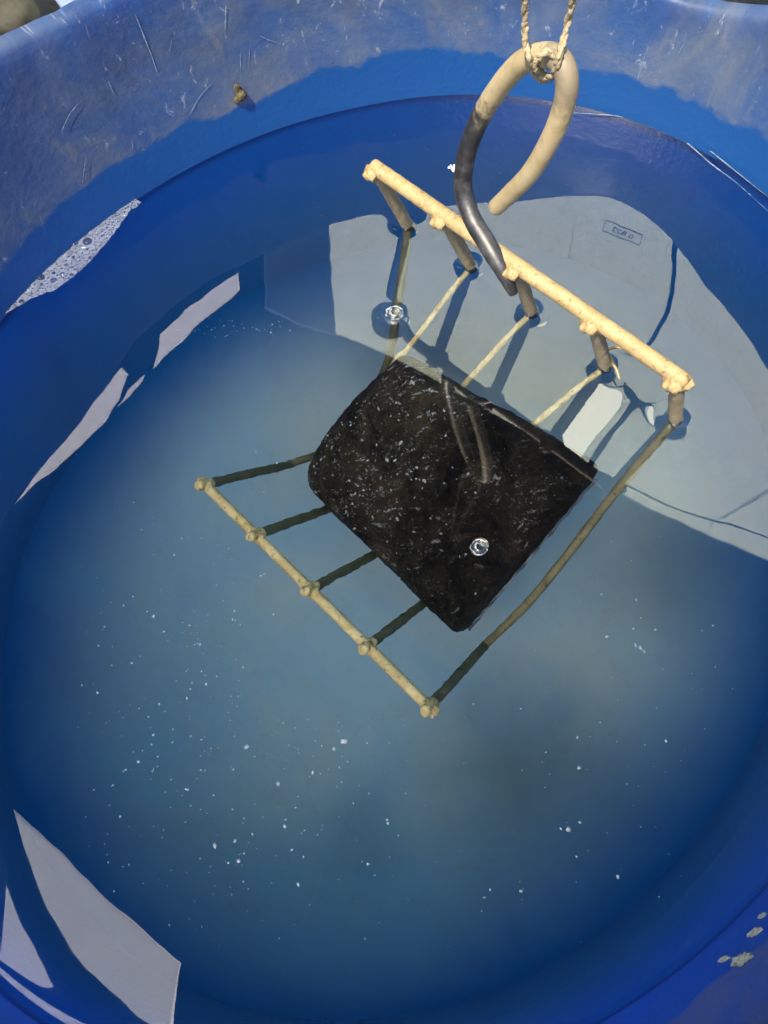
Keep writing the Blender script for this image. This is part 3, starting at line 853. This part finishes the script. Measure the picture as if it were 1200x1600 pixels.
def grow(poly, d=9):
    mx = sum(p[0] for p in poly)/len(poly); my = sum(p[1] for p in poly)/len(poly)
    return [(mx+(x-mx)*1.05+(d if x > mx else -d)*.4, my+(y-my)*1.05+(d if y > my else -d)*.4) for x, y in poly]
for q, lab in zip(SLIVERS, ('sheet added for bright sky, behind the lowest and largest of the three mirrored white slivers', 'sheet added for bright sky, behind the smallest, needle thin mirrored white sliver', 'sheet added for bright sky, behind the mirrored white sliver nearest the dull grey sheet')):
    slab('overhead_sheet', grow(q), Z+.002, .004, M['bright'], lab, 'roof sheet')  # bright sheets added in place of open sky
def holed_slab(name, outer, holes, z, th, mat, label, cat):
    from mathutils.geometry import tessellate_polygon
    loops = [[over(u, v, z) for u, v in q] for q in [outer]+holes]
    org = loops[0][0].copy(); flat = [p for q in loops for p in q]
    tris = tessellate_polygon(loops); bm = bmesh.new()
    lo = [bm.verts.new(p-org) for p in flat]; hi = [bm.verts.new(p-org+Vector((0, 0, th))) for p in flat]
    for t in tris:
        try: bm.faces.new([lo[k] for k in t]); bm.faces.new([hi[k] for k in t][::-1])
        except ValueError: pass
    b = 0
    for q in loops:
        m = len(q)
        for i in range(m): bm.faces.new((lo[b+i], lo[b+(i+1) % m], hi[b+(i+1) % m], hi[b+i]))
        b += m
    o = bm_obj(name, bm, mat, smooth=False); o.location = org; return tag(o, label, cat)
holed_slab('overhead_board', [(-300, 1180), (-400, 600), (0, 300), (300, 200), (412, 250), (413, 492), (322, 520), (262, 575), (205, 630), (20, 800), (-100, 950)],
     SLIVERS, Z-.016, .012, M['dark'], 'dark boards added to hide the sky round the three mirrored white slivers', 'roof board')  # added board, cut to the sliver outlines and masking the sky around them
slab('overhead_sheet', [(9, 1268), (284, 1511), (262, 1620), (-60, 1640), (-200, 1400), (-60, 1230)], Z, .004, M['lav'],
     'pale sheet added for bright sky, mirrored in the lower left corner', 'roof sheet')  # stands in for the sky mirrored at lower left
# boards
slab('overhead_board', [(522, 523), (640, 578), (748, 628), (760, 634), (904, 724), (915, 739), (1200, 883), (1500, 1043), (1700, 1150), (1700, 1640), (600, 1645), (264, 1650), (287, 1510), (12, 1265), (-160, 1110), (-100, 935), (20, 792), (170, 648), (205, 618), (241, 582), (262, 566), (322, 507), (376, 463), (413, 487), (470, 511)],
     Z-.005, .03, M['dark'], 'dark underside of the roof boards mirrored over most of the water', 'roof board')
# dark tube added for the curved band mirrored across the lower left sheet
def over_tube(name, px, z, r, mat, label, cat):
    pts = spline([over(u, v, z) for u, v in px], 14); c = pts[len(pts)//2].copy()
    bm = bmesh.new(); add_tube(bm, pts, r, seg=12, origin=c); o = bm_obj(name, bm, mat); o.location = c
    return tag(o, label, cat)
over_tube('bent_band', [(-30, 1200), (2, 1290), (22, 1365), (52, 1440), (95, 1512), (152, 1575), (230, 1640)], Z-.12, .030*KS, M['dark'], 'dark bent tube added for the band mirrored across the lower left sheet', 'dark_band')
over_tube('cable', [(1058, 375), (1054, 420), (1046, 470), (1030, 505), (1012, 535), (990, 560), (978, 585), (984, 612), (990, 632), (972, 662), (940, 705), (925, 735), (912, 760)], Z-.25, .0075*KS, M['black'], 'thin black cable hanging under the large pale sheet', 'cable')
over_tube('cable', [(900, 585), (930, 594), (960, 600), (985, 625), (1005, 634), (1012, 640)], Z-.24, .006*KS, M['black'], 'short black wire branching off the thin cable', 'cable')
# seams, scuffs and the stamped mark on the big sheet
def strip(name, pts, wd, z, mat, parent, th=.003):
    P = [over(u, v, z) for u, v in pts]; bm = bmesh.new(); org = Vector(parent.location); wd *= KS
    m = len(P); V = []
    for i, p in enumerate(P):
        t = (P[min(i+1, m-1)]-P[max(i-1, 0)]).normalized(); s = t.cross(Vector((0, 0, 1)))
        V.append([bm.verts.new(p+s*wd-org), bm.verts.new(p-s*wd-org), bm.verts.new(p-s*wd-org+Vector((0, 0, -th))), bm.verts.new(p+s*wd-org+Vector((0, 0, -th)))])
    for i in range(m-1):
        for k in range(4): bm.faces.new((V[i][k], V[i][(k+1) % 4], V[i+1][(k+1) % 4], V[i+1][k]))
    bm.faces.new(V[0]); bm.faces.new(V[-1][::-1])
    return bm_obj(name, bm, mat, parent, smooth=False)
zs = Z-.0015
M['brightstrip'] = M['bright']
strip('seam', [(770, 640), (860, 695), (960, 745), (1055, 790), (1160, 830), (1300, 890)], .0022, zs, M['seam'], main)
strip('seam', [(905, 330), (895, 380), (885, 430)], .002, zs, M['lav'], main)
strip('seam', [(1110, 820), (1160, 790), (1210, 765)], .006, zs, M['lav'], main)
# the stamped plate: outline and characters (they read reversed in the water, right way round from below)
plate = strip('stamp_frame', [(951, 344), (1010, 366)], .0013, zs, M['ink'], main)
strip('stamp_frame', [(1010, 366), (1004, 385)], .0013, zs, M['ink'], main)
strip('stamp_frame', [(1004, 385), (946, 361)], .0013, zs, M['ink'], main)
strip('stamp_frame', [(946, 361), (951, 344)], .0013, zs, M['ink'], main)
tc = D.curves.new('stamp_text', 'FONT'); tc.body = '0 B22'; tc.size = .060; tc.extrude = .0008; tc.align_x = 'CENTER'; tc.align_y = 'CENTER'; tc.offset = .0006
to = D.objects.new('stamp_text', tc); COL.objects.link(to)
bpy.context.view_layer.update()
dg = bpy.context.evaluated_depsgraph_get(); tme = D.meshes.new_from_object(to.evaluated_get(dg)); D.objects.remove(to)
e = (over(1005, 376, zs)-over(950, 352, zs)).normalized()      # image-right along the sheet
xd = -e; zd = Vector((0, 0, -1)); yd = zd.cross(xd)
Rm = Matrix((xd, yd, zd)).transposed().to_4x4()
for v in tme.vertices: pass
tme.transform(Rm)
to = link('stamp_text', tme, M['ink'], main, smooth=False)
to.location = over(978, 364, zs-.001)-Vector(main.location)

# glowing panel added under the big sheet to make the bright rectangle
glow = empty('glow_panel', over(925, 655, Z-.02)); tag(glow, 'added glowing rectangular panel, mirrored as the cream rectangle beside the fourth leg', 'glow')
LPX = [(905, 606), (945, 596), (978, 612), (970, 640), (908, 724), (868, 698)]
slab('glow_face', LPX, Z-.02, .006, M['glow'], parent=glow)
slab('glow_back', LPX, Z-.012, .008, M['seam'], parent=glow)
# ---------------------------------------------------------------- beyond the rim, top left
def lump(name, loc, r, sc, mat, label, cat, seed):
    bm = bmesh.new(); add_blob(bm, Vector((0, 0, 0)), r, sc, amp=.35, nf=1.2/r, sub=4)
    for v in bm.verts: v.co += Vector((seed, 0, 0))*0
    o = bm_obj(name, bm, mat); o.location = loc; return tag(o, label, cat)
ps = at(8, 8, -.20); lump('stone', ps, .035, (1.2, 1, .7), M['stone'], 'tan stone on the ground beyond the rim in the upper left corner', 'stone', 1)
pp = at(100, -10, -.10)
bm = bmesh.new(); bmesh.ops.create_grid(bm, x_segments=20, y_segments=20, size=.05)
for v in bm.verts: v.co.z = .004*noise.noise(v.co*40)
ret = bmesh.ops.extrude_face_region(bm, geom=bm.faces[:])
for v in [q for q in ret['geom'] if isinstance(q, bmesh.types.BMVert)]: v.co.z -= .006
o = bm_obj('light_patch_slab', bm, M['pale']); o.location = pp+Vector((.02, .04, 0)); o.rotation_euler = (.1, .15, .6)
tag(o, 'pale lavender slab added for the light patch just outside the rim at the top left', 'scrap')  # light patch beyond the rim, put in as a pale slab
